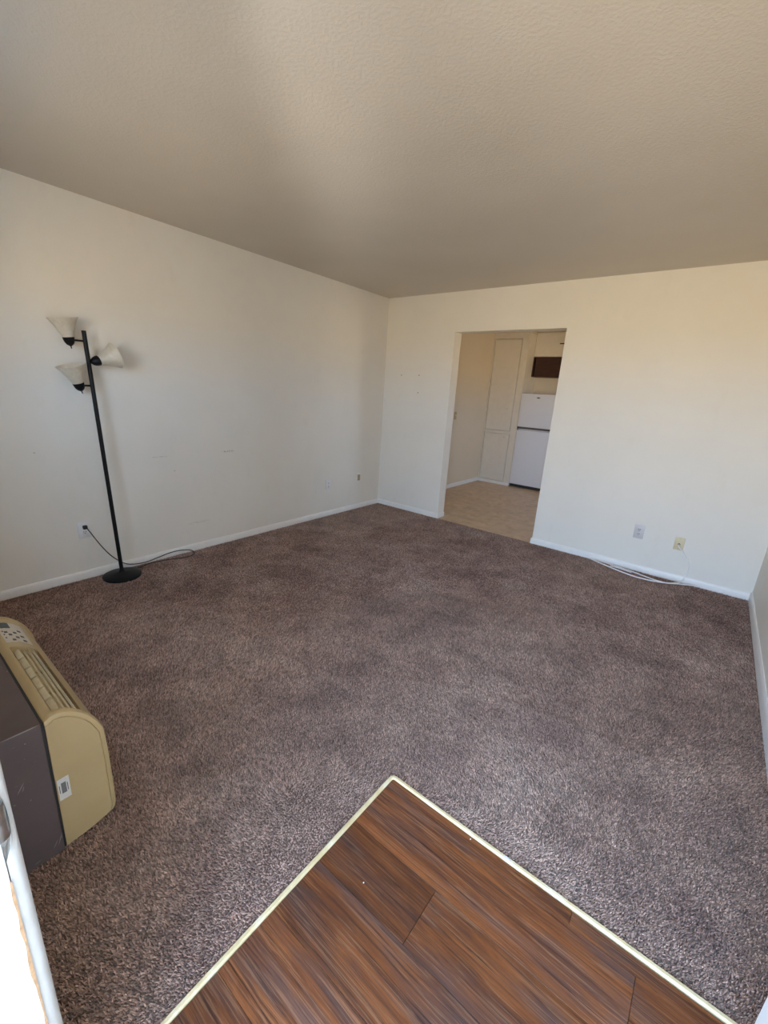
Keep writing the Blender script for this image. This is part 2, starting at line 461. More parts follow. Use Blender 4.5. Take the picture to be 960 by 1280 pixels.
structure('wall_kitchen_back', nb(KX, KX2, KB, KB+0.1, ZC, H), M_kwall, 'kitchen back wall behind the refrigerator', 'wall')
bm = bmesh.new()
wy0, wy1, wz0, wz1 = 1.05, 1.85, 1.10, 1.85  # opening of an unseen window added to brighten the kitchen
box(bm, KX2, KX2+0.12, WT, wy0, ZC, H); box(bm, KX2, KX2+0.12, wy1, KB, ZC, H)
box(bm, KX2, KX2+0.12, wy0, wy1, ZC, wz0); box(bm, KX2, KX2+0.12, wy0, wy1, wz1, H)
structure('wall_kitchen_right', bm, M_kwall, 'kitchen side wall with an added window, out of view', 'wall')
win = tag(empty('added_window_1', (KX2+0.06, 1.45, wz0)), 'unseen kitchen side window, added to light the kitchen', 'window', None, 'structure')
bm = bmesh.new()
for a in ((wy0, wy0+0.04, wz0, wz1), (wy1-0.04, wy1, wz0, wz1), (wy0+0.04, wy1-0.04, wz0, wz0+0.04), (wy0+0.04, wy1-0.04, wz1-0.04, wz1), (1.43, 1.47, wz0+0.04, wz1-0.04)):
    box(bm, -0.025, 0.025, a[0]-1.45, a[1]-1.45, a[2]-wz0, a[3]-wz0, 0.003)
obj('window_frame', bm, M_trim, win)

def base_profile(t, h):
    return [(0, 0), (t, 0), (t, h*0.72), (t*0.75, h*0.90), (t*0.35, h), (0, h)]

def baseboard(name, p0, p1, nrm, t, h, label):
    p0, p1, nv = Vector(p0), Vector(p1), Vector(nrm)
    bm = bmesh.new(); R = []
    for p in (p0, p1):
        R.append([bm.verts.new(p + nv*a + Vector((0, 0, b))) for a, b in base_profile(t, h)])
    n = len(R[0])
    for i in range(n): bm.faces.new((R[0][i], R[0][(i+1) % n], R[1][(i+1) % n], R[1][i]))
    bm.faces.new(R[0]); bm.faces.new(R[1])
    return structure(name, bm, M_trim, label, 'baseboard', 40)

BT = 0.012
baseboard('baseboard_left', (0, YF, ZC), (0, -BT, ZC), (1, 0, 0), BT, 0.066, 'low white baseboard along the long left wall')
bb = baseboard('baseboard_far', (0, 0, ZC), (OX1+BT, 0, ZC), (0, -1, 0), BT, 0.066, 'short white baseboard left of the kitchen opening')
bm = bmesh.new(); box(bm, OX1, OX1+BT, 0, WT, ZC, ZC+0.06, 0.003)
obj('return_piece', bm, M_trim, bb)
bb = baseboard('baseboard_far_right', (OX2-BT, 0, ZC), (W-BT, 0, ZC), (0, -1, 0), BT, 0.066, 'white baseboard right of the kitchen opening behind the loose cable')
bm = bmesh.new(); box(bm, OX2-BT, OX2, 0, WT, ZC, ZC+0.06, 0.003)
obj('return_piece', bm, M_trim, bb)
baseboard('baseboard_right', (W, -3.2, ZC), (W, 0, ZC), (-1, 0, 0), BT, 0.085, 'white baseboard along the right wall')
baseboard('baseboard_kitchen', (KX, WT, -0.004), (KX, 2.6, -0.004), (1, 0, 0), BT, 0.06, 'low baseboard along the kitchen side wall')

# ------------------------------------------------------------------ plank entry
rows = [(-3.1475, -3.19, (2.6525, 3.308, 3.79)), (-3.19, -3.364, (2.6525, 3.476, 3.79)), (-3.364, -3.530, (2.6525, 2.976, 3.79)),
        (-3.530, -3.702, (2.6525, 3.55, 3.79)), (-3.702, -3.872, (2.6525, 3.12, 3.79)), (-3.872, -4.042, (2.6525, 3.45, 3.79)),
        (-4.042, -4.178, (2.6525, 2.90, 3.79))]
rnd = random.Random(4)
for y1, y0, xs in rows:
    for xa, xb in zip(xs, xs[1:]):
        cx, cy = (xa+xb)/2, (y0+y1)/2
        g = 0.0006
        bm = nb(xa-cx+g, xb-cx-g, y0-cy+g, y1-cy-g, -0.008, 0.0, 0.0004, 1)
        p = obj('plank', bm, M_plank, floor)
        p.location = (cx, cy, -0.004 + rnd.uniform(-0.0003, 0.0003))
# cream edge strips, the corner rounded
def strip(name, pts, label):
    bm = bmesh.new(); prof = [(-0.0065, ZC), (0.0065, ZC), (0.0065, 0.001), (0.004, 0.004), (-0.004, 0.004), (-0.0065, 0.001)]
    R = []
    for i, p in enumerate(pts):
        p = Vector((*p, 0)); a = Vector((*pts[max(i-1, 0)], 0)); b = Vector((*pts[min(i+1, len(pts)-1)], 0))
        d = (b-a).normalized(); nv = Vector((-d.y, d.x, 0))
        R.append([bm.verts.new(p + nv*o + Vector((0, 0, z))) for o, z in prof])
    n = len(prof)
    for A, B in zip(R, R[1:]):
        for i in range(n): bm.faces.new((A[i], A[(i+1) % n], B[(i+1) % n], B[i]))
    bm.faces.new(R[0]); bm.faces.new(R[-1])
    return structure(name, bm, M_edge, label, 'trim', 45)
CX, CY, CR = EX+0.006, EY-0.001, 0.016
arc = [(CX+CR-CR*math.cos(a), CY-CR+CR*math.sin(a)) for a in [math.radians(t) for t in (0, 15, 30, 45)]]
arc2 = [(CX+CR-CR*math.cos(a), CY-CR+CR*math.sin(a)) for a in [math.radians(t) for t in (45, 60, 75, 90)]]
strip('trim_1', [(CX, YF+0.02), (CX-0.002, -3.9), (CX, -3.5)] + arc, 'yellowed cream edge strip between carpet and planks, on the left side')
strip('trim_2', arc2 + [(2.9, CY), (3.4, CY+0.004), (W-BT-0.002, CY+0.004)], 'yellowed cream edge strip between carpet and planks, running to the right wall')
# paint crumb stuck on the strip
bm = bmesh.new()
bmesh.ops.create_icosphere(bm, subdivisions=2, radius=0.008)
for vv in bm.verts: vv.co = Vector((vv.co.x*1.7, vv.co.y*0.9, vv.co.z*0.45)) * (1+0.35*noise.noise(vv.co*160))
cr = obj('paint_crumb', bm, M_plate_w, None); cr.location = (3.105, CY-0.004, 0.0055)
tag(cr, 'white paint crumb stuck on the cream edge strip of the plank entry', 'debris')
for n_, (x, y, s, lab) in enumerate(((2.80, -3.487, 0.0022, 'tiny white speck on the middle planks near the carpet'),
                                     (2.985, -3.158, 0.002, 'tiny white speck on the planks beside the right edge strip'))):
    bm = bmesh.new(); bmesh.ops.create_icosphere(bm, subdivisions=1, radius=s)
    o = obj('white_speck', bm, M_plate_w); o.location = (x, y, -0.003); tag(o, lab, 'debris')

# ------------------------------------------------------------------ carpet
def in_carpet(x, y):
    return ~((x > EX-0.001) & (y < EY+0.006))
bm = bmesh.new()
box(bm, BT, EX-0.002, YF, -BT, ZC, -0.011); box(bm, EX-0.002, W-BT, EY+0.007, -BT, ZC, -0.011); box(bm, OX1, OX2, -BT, 0.004, ZC, -0.011)
carpet = obj('carpet', bm, M_backing, floor)

def tufts(name, keep, dens, long_):
    r = np.random.default_rng(7 if long_ else 8)
    area = W*4.18; n = int(area*dens)
    # jittered grid gives an even pile
    s = math.sqrt(area/n); nx, ny = int(W/s), int(4.18/s)
    gx, gy = np.meshgrid(np.arange(nx), np.arange(ny))
    x = (gx.ravel() + r.random(gx.size))*W/nx; y = -(gy.ravel() + r.random(gx.size))*4.18/ny
    m = in_carpet(x, y) & keep(x, y) & (x > BT+0.002) & (x < W-BT-0.002) & (y < -BT-0.001)
    m &= ~((x > 2.70) & (y < EY+0.012) & (y > EY-0.01))
    x, y = x[m], y[m]; n = len(x)
    # the nap: lean direction swirls slowly over the room, with large strokes
    fx = np.sin(x*1.9+1.2*np.sin(y*1.3))+0.6*np.sin(3.1*y+2.0*x+0.7); fy = np.cos(1.6*y-0.8*x)+0.6*np.sin(2.7*x-1.1*y)
    ang = np.arctan2(fy, fx) + r.normal(0, 0.6, n)
    lean = np.clip(r.normal(0.75, 0.25, n), 0.15, 1.25)
    L = r.uniform(0.010, 0.0155, n); rad = r.uniform(0.0017, 0.0026, n)*(1.0 if long_ else 1.35)
    dx, dy = np.cos(ang)*np.sin(lean), np.sin(ang)*np.sin(lean); dz = np.cos(lean)
    tint = r.beta(1.5, 1.8, n)
    z0 = -0.0115
    rings = [(0.0, 1.0, 0.0), (0.55, 1.05, -0.22)] if long_ else [(0.0, 1.15, 0.0)]
    vs = []; spin = r.uniform(0, 6.28, n)
    for t, wd, _ in rings:
        # yarn rises first and then falls over: horizontal part grows with t^1.6
        hx, hy = dx*L*t**1.6, dy*L*t**1.6; hz = (dz*0.6+0.35)*L*t
        for q in range(3):
            a = spin + q*2.0944 + t*1.2
            vs.append(np.stack([x+hx+np.cos(a)*rad*wd, y+hy+np.sin(a)*rad*wd, z0+hz], 1))
    vs.append(np.stack([x+dx*L, y+dy*L, z0+(dz*0.75+0.2)*L], 1))
    V = np.stack(vs, 1).astype(np.float32); nv = V.shape[1]
    tri = []
    for q in range(3):
        q2 = (q+1) % 3
        if long_: tri += [(q, q2, 3+q2), (q, 3+q2, 3+q), (3+q, 3+q2, 6)]
        else: tri += [(q, q2, 3)]
    T = (np.array(tri)[None] + (np.arange(n)*nv)[:, None, None]).reshape(-1, 3).astype(np.int32)
    me = bpy.data.meshes.new(name)
    me.vertices.add(n*nv); me.vertices.foreach_set('co', V.ravel())
    me.loops.add(T.size); me.loops.foreach_set('vertex_index', T.ravel())
    me.polygons.add(len(T)); me.polygons.foreach_set('loop_start', np.arange(0, T.size, 3, dtype=np.int32))
    at = me.attributes.new('tint', 'FLOAT', 'POINT')
    at.data.foreach_set('value', np.repeat(tint, nv).astype(np.float32))
    me.update(calc_edges=True)
    o = link_mesh(name, me, M_yarn, floor)
    o['kind'] = 'stuff'
    return n, len(T)
near = lambda x, y: (x-3.35)**2 + (y+4.21)**2 < 1.85**2
far = lambda x, y: ~near(x, y)
tufts('carpet_pile', near, 50000, True)
tufts('carpet_pile', far, 32000, False)

# ------------------------------------------------------------------ front door
door = tag(empty('door_1', (DX1, YF, 0)), 'worn white front door frame in the near left corner, with the door leaf swung open', 'door', None, 'structure')
def dpart(name, bm, mat, par=door, smooth=None):
    o = obj(name, bm, mat, par, smooth)
    return o
def D(x0, x1, y0, y1, z0, z1, b=0.0, seg=2):     # world coordinates to the door's own
    return nb(x0-DX1, x1-DX1, y0-YF, y1-YF, z0, z1, b, seg)
dpart('jamb', D(DX1-0.03, DX1, YF-FT, YF-0.001, ZC, DH, 0.002), M_jamb)
dpart('jamb', D(DX2, DX2+0.03, YF-FT, YF-0.001, ZC, DH, 0.002), M_jamb)
dpart('head_jamb', D(DX1-0.03, DX2+0.03, YF-FT, YF-0.001, DH, DH+0.03, 0.002), M_jamb)
# left casing with a rounded inner edge and a finger notch cut at the strike plate
bm = bmesh.new()
cw, ct, ex = 0.06, 0.017, -0.004
zs = sorted({ZC, 0.6, 0.80, 0.93, DH+0.05} | {0.80+0.13*i/14 for i in range(15)})
def notch(z):
    t = (z-0.865)/0.058
    return 0.0115*math.sqrt(1-t*t) if abs(t) < 1 else 0.0
R = []
for z in zs:
    nd = notch(z)
    yb = min(nd, ct-0.004)
    arc_ = [(ex-0.015+0.015*math.cos(t), max(ct*math.sin(t), yb)) for t in [math.radians(g) for g in (90, 75, 60, 46, 33, 20, 8, 0)]]
    pr = [(-cw, 0.0), (-cw, ct*0.6), (-cw*0.8, ct*0.85)] + arc_ + [(ex-0.016 if nd > 0 else ex-0.0005, yb), (ex-0.018 if nd > 0 else ex-0.001, 0.0)]
    R.append([bm.verts.new((a, b, z)) for a, b in pr])
n = len(R[0])
for A, B in zip(R, R[1:]):
    for i in range(n): bm.faces.new((A[i], A[(i+1) % n], B[(i+1) % n], B[i]))
bm.faces.new(R[0]); bm.faces.new(R[-1])
dpart('casing', bm, M_casing, door, 50)
dpart('casing', D(DX2+0.005, DX2+0.065, YF, YF+ct, ZC, DH+0.05, 0.004), M_casing)
dpart('head_casing', D(DX1-0.06, DX2+0.065, YF, YF+ct, DH+0.005, DH+0.065, 0.004), M_casing)
# strike plate: flat plate on the jamb and a lip curling into the notch
bm = bmesh.new()
pr = [(0.0005, -0.045), (0.0022, -0.045), (0.0022, -0.006), (0.0015, 0.002), (-0.002, 0.008), (-0.006, 0.0102), (-0.007, 0.0088), (-0.0035, 0.0065), (0.0, 0.001), (0.0005, -0.006)]
A = [bm.verts.new((a, b, 0.838)) for a, b in pr]; B = [bm.verts.new((a, b, 0.893)) for a, b in pr]
for i in range(len(pr)): bm.faces.new((A[i], A[(i+1) % len(pr)], B[(i+1) % len(pr)], B[i]))
bm.faces.new(A); bm.faces.new(B)
st = dpart('strike_plate', bm, M_steel, door, 50); st['label'] = 'worn metal strike plate with a curled lip'
for z in (0.846, 0.885):
    bm = bmesh.new(); lathe(bm, [(0.0035, 0), (0.003, 0.001)], (0.0022, -0.02, z), (1, 0, 0), 10); obj('screw', bm, M_brass, st)
bm = bmesh.new(); pts_ = [(-0.040, 0.792), (-0.022, 0.786), (-0.010, 0.796), (-0.007, 0.812), (-0.012, 0.828), (-0.026, 0.835), (-0.041, 0.830)]
A = [bm.verts.new((0.0, y, z)) for y, z in pts_]; B = [bm.verts.new((0.0005, y, z)) for y, z in pts_]
for i in range(len(pts_)): bm.faces.new((A[i], A[(i+1) % len(pts_)], B[(i+1) % len(pts_)], B[i]))
bm.faces.new(A); bm.faces.new(B)
dpart('bare_wood_chip', bm, M_wood)
bm = bmesh.new(); rr = random.Random(5); zz = [0.02+0.03*i for i in range(26)]
A = [bm.verts.new((0.0004, -0.0015-rr.random()*0.0035, z)) for z in zz]; B = [bm.verts.new((0.0004, 0.0002, z)) for z in zz]
C_ = [bm.verts.new((-0.0005, 0.0002, z)) for z in zz]; D_ = [bm.verts.new((-0.0005, -0.001, z)) for z in zz]
for i in range(len(zz)-1):
    for P_, Q_ in ((A, B), (B, C_), (C_, D_), (D_, A)): bm.faces.new((P_[i], P_[i+1], Q_[i+1], Q_[i]))
for i in (0, -1): bm.faces.new((A[i], B[i], C_[i], D_[i]))
dpart('peeled_edge', bm, M_wood)
dpart('threshold', D(DX1, DX2, YF-FT, YF+0.0, ZC, 0.004, 0.004), M_brass)
# leaf, swung open against the right wall
leaf = dpart('door_leaf', D(DX2, DX2+0.040, YF+0.022, YF+0.912, 0.008, DH-0.005, 0.003), M_trim)
leaf['label'] = 'white flush door leaf swung open'
bm = bmesh.new()
for sx in (-1, 1):
    lathe(bm, [(0.032, 0), (0.032, 0.006), (0.012, 0.010), (0.012, 0.03), (0.024, 0.038), (0.028, 0.05), (0.022, 0.062), (0.006, 0.066)],
          (DX2-DX1+(0.0 if sx < 0 else 0.040), 0.842, 0.92), (sx, 0, 0), 24)
obj('door_knob', bm, M_brass, leaf, 40)
for z in (0.2, 1.0, 1.8):
    bm = bmesh.new(); rod(bm, (DX2-DX1+0.001, 0.021, z), (DX2-DX1+0.001, 0.021, z+0.09), 0.006, 10); obj('hinge', bm, M_brass, door, 40)
structure('wall_light_blocker', nb(4.25, 4.37, -5.6, YF-FT, -0.12, 2.6), M_conc, 'unseen stucco wall beside the front porch, added to dim the door frame', 'wall')  # unseen wall added to keep sky light off the door jamb
porch = structure('floor_porch', nb(0.5, 5.5, -6.0, YF-FT, -0.12, -0.02), M_conc, 'concrete porch outside the front door, out of view', 'porch')

# ------------------------------------------------------------------ wall heater
HX0, HX1 = 1.27, 2.04
heater = tag(empty('wall_heater', ((HX0+HX1)/2, YF, 0)),
             'beige through-wall heater with a brown metal sleeve, by the front doorway', 'heater')
def hp(name, bm, mat, par=heater, smooth=None):
    for vv in bm.verts: vv.co -= Vector(((HX0+HX1)/2, YF, 0))
    return obj(name, bm, mat, par, smooth)
hp('sleeve', nb(HX0+0.004, HX1-0.001, YF, -4.016, -0.010, 0.464, 0.002), M_sleeve)
hp('gap_shade_strip', nb(HX0+0.008, HX1-0.006, -4.0165, -4.0085, 0.0, 0.458), M_slot)  # dark strip painted in for the shaded gap between sleeve and cover
outline = [(-4.010, 0.004), (-3.943, 0.012), (-3.886, 0.022), (-3.874, 0.030), (-3.866, 0.046), (-3.865, 0.104), (-3.866, 0.238),
           (-3.869, 0.335), (-3.874, 0.362), (-3.888, 0.396), (-3.902, 0.420), (-3.918, 0.439), (-3.934, 0.454), (-3.952, 0.466), (-3.972, 0.4735), (-3.992, 0.474), (-4.008, 0.464)]
cyy, czz = -3.94, 0.24
inw = [0.0, 0.0, 0.5, 0.8, 1.0] + [1.0]*11 + [1.0]
dense = spline([(w_, y, z) for w_, (y, z) in zip(inw, outline)], 3)
inw = [min(1.0, max(0.0, p.x)) for p in dense]; outline = [(p.y, p.z) for p in dense]
def shrink(d):
    res = []
    for i, (y, z) in enumerate(outline):
        (ya, za), (yb, zb) = outline[max(i-1, 0)], outline[min(i+1, len(outline)-1)]
        ty, tz = yb-ya, zb-za
        l_ = math.hypot(ty, tz); ny, nz = tz/l_, -ty/l_          # the outline runs round anticlockwise seen from +x
        if i == len(outline)-1: ny, nz = 0.0, 1.0
        res.append((y-ny*d*inw[i], z-nz*d*inw[i]))
    return res
inner = shrink(0.006)
def topz(y):
    pts = sorted(p for p in inner if p[1] > 0.36)
    for (ya, za), (yb, zb) in zip(pts, pts[1:]):
        if ya <= y <= yb: return za+(zb-za)*(y-ya)/(yb-ya), math.atan2(zb-za, yb-ya)
    return pts[0][1], 0.0
GX0, GX1 = 1.555, 2.005
GY0, GY1 = -3.984, -3.912
notched = []
done = False
for y, z in inner:
    if GY0 < y < GY1 and z > 0.3:
        if not done:
            notched += [(GY1, topz(GY1)[0]), (GY1, topz(GY1)[0]-0.030), (GY0, topz(GY0)[0]-0.045), (GY0, topz(GY0)[0])]
            done = True
    else:
        notched.append((y, z))
bm = bmesh.new()
extrude_x(bm, inner, HX0+0.018, GX0); extrude_x(bm, notched, GX0, GX1); extrude_x(bm, inner, GX1, HX1-0.018)
hp('front_cover', bm, M_beige, heater, 35)
# end caps: rim proud of a slightly recessed face
def end_cap(x_in, x_out):
    s = 1 if x_out > x_in else -1
    bm = bmesh.new()
    loops = [(outline, x_in), (outline, x_out-0.010*s), (shrink(0.003), x_out-0.004*s), (shrink(0.010), x_out-0.0010*s), (shrink(0.014), x_out-0.0006*s), (shrink(0.0155), x_out-0.0035*s), (shrink(0.0175), x_out-0.0005*s)]
    Rr = [[bm.verts.new((x, y, z)) for y, z in pl] for pl, x in loops]
    n = len(outline)
    for A, B in zip(Rr, Rr[1:]):
        for i in range(n): bm.faces.new((A[i], A[(i+1) % n], B[(i+1) % n], B[i]))
    bm.faces.new(Rr[0]); bm.faces.new(Rr[-1])
    return bm
cap = hp('end_panel', end_cap(HX1-0.02, HX1), M_beige, heater, 30)
hp('end_panel', end_cap(HX0+0.02, HX0), M_beige, heater, 30)
# sticker with a printed barcode on the end panel
stk = hp('sticker', nb(HX1-0.0005, HX1+0.0006, -4.006, -3.977, 0.178, 0.254), M_sticker, heater)
stk['label'] = 'small white rating sticker'
bm = bmesh.new(); box(bm, HX1+0.0005, HX1+0.0009, -3.998, -3.986, 0.200, 0.238)
hp('printed_block', bm, plain('faded_grey_ink', (0.17, 0.17, 0.165), 0.6, 0, 0.25, 300), stk)
for y_ in (-3.9825, -4.0025):
    bm = bmesh.new(); box(bm, HX1+0.0005, HX1+0.0009, y_-0.0009, y_+0.0009, 0.204, 0.232)
    hp('printed_line', bm, M_ink, stk)

# louvre grille in the recess
gr = empty('grille', (0, 0, 0)); gr.parent = heater
def slat(y, w, th, dz, tilt, mat):
    zt, _ = topz(y)
    bm = nb(GX0+0.002, GX1-0.002, -w/2, w/2, -th/2, th/2, th*0.4, 2)
    bmesh.ops.rotate(bm, verts=bm.verts, cent=(0, 0, 0), matrix=Matrix.Rotation(tilt, 3, 'X'))
    bmesh.ops.translate(bm, verts=bm.verts, vec=(0, y, zt-dz))
    return hp('slat', bm, mat, gr, 40)
slat(-3.951, 0.006, 0.004, 0.011, 0.6, M_beige2); slat(-3.938, 0.006, 0.004, 0.010, 0.6, M_beige2)
slat(-3.925, 0.007, 0.004, 0.009, 0.6, M_beige2)
for i in range(6):          # wide inner vane in short lengths with gaps between
    xa = GX0+0.008+i*0.073
    zt = topz(-3.970)[0]
    bm = nb(xa, xa+0.066, -0.009, 0.009, -0.005, 0.005, 0.003, 2)
    bmesh.ops.rotate(bm, verts=bm.verts, cent=(0, 0, 0), matrix=Matrix.Rotation(0.35, 3, 'X'))
    bmesh.ops.translate(bm, verts=bm.verts, vec=(0, -3.969, zt-0.016))
    hp('vane', bm, M_beige2, gr, 40)
for x in (1.68, 1.83, 1.95):
    bm = nb(x, x+0.003, GY0, GY1, topz(GY1)[0]-0.03, topz(GY1)[0]-0.010)
    hp('cross_rib', bm, M_beige, gr)
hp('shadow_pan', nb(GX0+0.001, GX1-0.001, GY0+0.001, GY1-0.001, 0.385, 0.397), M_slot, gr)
# control panel on the far end of the top
def on_top(bm_, x0, x1, y0, y1, lift, th, mi=0):
    n_ = 5; ys = [y0+(y1-y0)*i/(n_-1) for i in range(n_)]
    up = [[bm_.verts.new((x, y, topz(y)[0]+lift+th)) for y in ys] for x in (x0, x1)]
    lo = [[bm_.verts.new((x, y, topz(y)[0]+lift)) for y in ys] for x in (x0, x1)]
    for i in range(n_-1):
        bm_.faces.new((up[0][i], up[0][i+1], up[1][i+1], up[1][i])); bm_.faces.new((lo[0][i], lo[0][i+1], lo[1][i+1], lo[1][i]))
    for s in (0, 1):
        bm_.faces.new(up[s] + lo[s][::-1])
    bm_.faces.new((up[0][0], up[1][0], lo[1][0], lo[0][0])); bm_.faces.new((up[0][-1], up[1][-1], lo[1][-1], lo[0][-1]))
    return bm_
cp = hp('control_panel', on_top(bmesh.new(), 1.33, 1.515, -3.984, -3.914, -0.001, 0.0018), M_panel)
cp['label'] = 'pale control panel with small dark buttons'
hp('display', on_top(bmesh.new(), 1.335, 1.385, -3.976, -3.949, 0.0005, 0.0016), M_display, cp)
for x, y in ((1.402, -3.930), (1.425, -3.945), (1.452, -3.930), (1.445, -3.960), (1.468, -3.945), (1.492, -3.930), (1.492, -3.958), (1.42, -3.968)):
    hp('button', on_top(bmesh.new(), x, x+0.012, y-0.005, y+0.004, 0.0005, 0.002), M_ink, cp)
for x in (1.41, 1.44, 1.47):
    hp('printed_mark', on_top(bmesh.new(), x, x+0.010, -3.978, -3.974, 0.0005, 0.0006), M_ink, cp)

# ------------------------------------------------------------------ floor lamp
LB = Vector((0.140, -3.127, 0.0))
lamp = tag(empty('floor_lamp', LB), 'black tree floor lamp with three cream glass shades beside the left wall', 'lamp')
def lp(name, bm, mat, par=lamp, smooth=None):
    for vv in bm.verts: vv.co -= LB
    return obj(name, bm, mat, par, smooth)
bm = bmesh.new()
lathe(bm, [(0.122, -0.006), (0.125, 0.004), (0.123, 0.010), (0.112, 0.016), (0.080, 0.023), (0.045, 0.029), (0.022, 0.034), (0.016, 0.044), (0.0135, 0.052)], LB, (0, 0, 1), 48)
lp('base', bm, M_black, lamp, 40)
PT = Vector((0.098, -3.163, 1.660)); PB = LB + Vector((0, 0, 0.045)); PD = (PT-PB).normalized()
bm = bmesh.new(); rod(bm, PB, PT, 0.0125, 20); lp('pole', bm, M_black, lamp, 40)
def on_pole(z): return PB + PD*((z-PB.z)/PD.z)
for z in (0.62, 1.18):
    bm = bmesh.new(); lathe(bm, [(0.0128, 0), (0.0135, 0.001), (0.0135, 0.004), (0.0128, 0.005)], on_pole(z), PD, 20)
    lp('pole_joint', bm, M_black, lamp, 40)
def head(z, arm_dir, arm_len, axis, scale=1.0):
    p = on_pole(z); a = Vector(axis).normalized()
    c = p + Vector(arm_dir).normalized()*arm_len            # centre of the socket cup
    bm = bmesh.new(); rod(bm, p, c, 0.006, 12); lp('arm', bm, M_black, lamp, 40)
    bm = bmesh.new()
    lathe(bm, [(0.003, -0.052*scale), (0.003, -0.040*scale), (0.006, -0.037), (0.010, -0.034), (0.019, -0.027), (0.026, -0.015), (0.0295, -0.002), (0.0315, 0.012), (0.030, 0.014), (0.012, 0.014)], c, a, 28)
    s = lp('socket', bm, M_black, lamp, 40)
    bm = bmesh.new()
    prof = [(0.020, 0.013), (0.0285, 0.013), (0.033, 0.026), (0.0395, 0.044), (0.0475, 0.064), (0.0565, 0.084), (0.066, 0.102), (0.0755, 0.117), (0.080, 0.1225), (0.0805, 0.1245)]
    inn = [(r-0.0032, h) for r, h in prof[:0:-1]]
    lathe(bm, prof + inn, c, a, 40, cap0=False, cap1=False)
    lp('shade', bm, M_shade, lamp, 60)
    bm = bmesh.new()
    lathe(bm, [(0.012, 0.014), (0.013, 0.03), (0.018, 0.045), (0.027, 0.062), (0.028, 0.072), (0.022, 0.088), (0.006, 0.097)], c, a, 20)
    lp('bulb', bm, M_plate_w, s, 60)
head(1.598, (-0.05, -1, 0), 0.085, (0.05, -0.17, 1.0))
head(1.480, (0.15, 1, 0.12), 0.045, (-0.04, 0.92, 0.34))
head(1.330, (-0.05, -1, 0), 0.072, (0.10, -0.30, 1.0))
# cord: from the base along the carpet into a loop, back past the base and up to the outlet
r_c = 0.0032
cord = [(0.10, -3.02, 0.005), (0.075, -2.95, 0.004), (0.062, -2.87, 0.004), (0.085, -2.76, 0.004), (0.125, -2.66, 0.004), (0.125, -2.60, 0.004), (0.085, -2.55, 0.006), (0.035, -2.56, 0.018),
        (0.018, -2.64, 0.030), (0.018, -2.73, 0.030), (0.022, -2.82, 0.018), (0.032, -2.92, 0.010), (0.022, -3.02, 0.020), (0.020, -3.08, 0.055), (0.018, -3.14, 0.12), (0.018, -3.19, 0.20), (0.022, -3.24, 0.30), (0.028, -3.268, 0.358), (0.030, -3.276, 0.374)]
bm = bmesh.new(); tube(bm, cord, r_c, 8, 8); cd = lp('cord', bm, M_cord, lamp, 60)
bm = bmesh.new(); box(bm, 0.0075, 0.034, -3.294, -3.268, 0.362, 0.388, 0.005, 2); lp('plug', bm, M_cord, cd, 60)

# ------------------------------------------------------------------ wall plates
def plate(name, loc, facing, kind, mat, label, cat, w=0.070, h=0.114):
    """built facing -y at the origin, then turned; facing: 'far' (-y) or 'left' (+x)"""
    rot = {'far': 0.0, 'left': math.pi/2, 'kleft': math.pi/2}[facing]
    root = tag(empty(name, loc, (0, 0, rot)), label, cat, 'wall plates')
    obj('cover_plate', nb(-w/2, w/2, -0.006, 0.0, -h/2, h/2, 0.0022, 2), mat, root, 40)
    if kind == 'outlet':
        for z in (0.0195, -0.0195):
            bm = bmesh.new()
            lathe(bm, [(0.0165, 0), (0.0165, 0.0022), (0.0155, 0.003)], (0, -0.0055, z), (0, -1, 0), 24)
            for vv in bm.verts: vv.co.z = max(min(vv.co.z, z+0.0135), z-0.0135)
            s = obj('socket', bm, mat, root, 40)
            bm = bmesh.new()
            for x in (-0.0063, 0.0063): box(bm, x-0.0016, x+0.0016, -0.0090, -0.0083, z-0.002, z+0.0075)
            lathe(bm, [(0.0032, 0), (0.0032, 0.0006)], (0, -0.0084, z-0.0075), (0, -1, 0), 10)
            obj('slot', bm, M_slot, s)
        bm = bmesh.new(); lathe(bm, [(0.0032, 0), (0.0025, 0.0012)], (0, -0.006, 0), (0, -1, 0), 12); obj('screw', bm, M_steel, root)
    elif kind == 'coax':
        bm = bmesh.new(); lathe(bm, [(0.009, 0), (0.009, 0.002), (0.0055, 0.0025), (0.0055, 0.010)], (0, -0.006, -0.005), (0, -1, 0), 12); obj('jack', bm, M_slot, root)
        for z in (h/2-0.014, -h/2+0.014):
            bm = bmesh.new(); lathe(bm, [(0.0035, 0), (0.003, 0.0012)], (0, -0.006, z), (0, -1, 0), 12); obj('screw', bm, M_brass, root)
    elif kind == 'jack':
        obj('jack', nb(-0.018, 0.018, -0.020, -0.0055, -0.036, 0.034, 0.003), M_plate_t, root)
    elif kind == 'switch':
        obj('toggle', nb(-0.005, 0.005, -0.016, -0.0055, -0.004, 0.012, 0.001), M_plate_w, root)
        for z in (0.03, -0.03):
            bm = bmesh.new(); lathe(bm, [(0.0035, 0), (0.003, 0.0012)], (0, -0.006, z), (0, -1, 0), 12); obj('screw', bm, M_brass, root)
    return root
plate('wall_outlet', (0.0, -3.282, 0.356), 'left', 'outlet', M_plate_w, 'white duplex outlet with the black lamp plug in it, left wall', 'outlet', 0.078, 0.12)
plate('wall_outlet', (0.0, -0.916, 0.356), 'left', 'outlet', M_plate_w, 'plain white duplex outlet low on the left wall, nothing plugged in', 'outlet')
plate('phone_jack', (0.0, -0.411, 0.382), 'left', 'jack', M_plate_w, 'small tan phone jack on the left wall near the far corner', 'jack', 0.06, 0.105)
plate('wall_outlet', (2.964, 0.0, 0.352), 'far', 'outlet', M_plate_g, 'white duplex outlet on the far wall right of the opening', 'outlet', 0.078, 0.122)
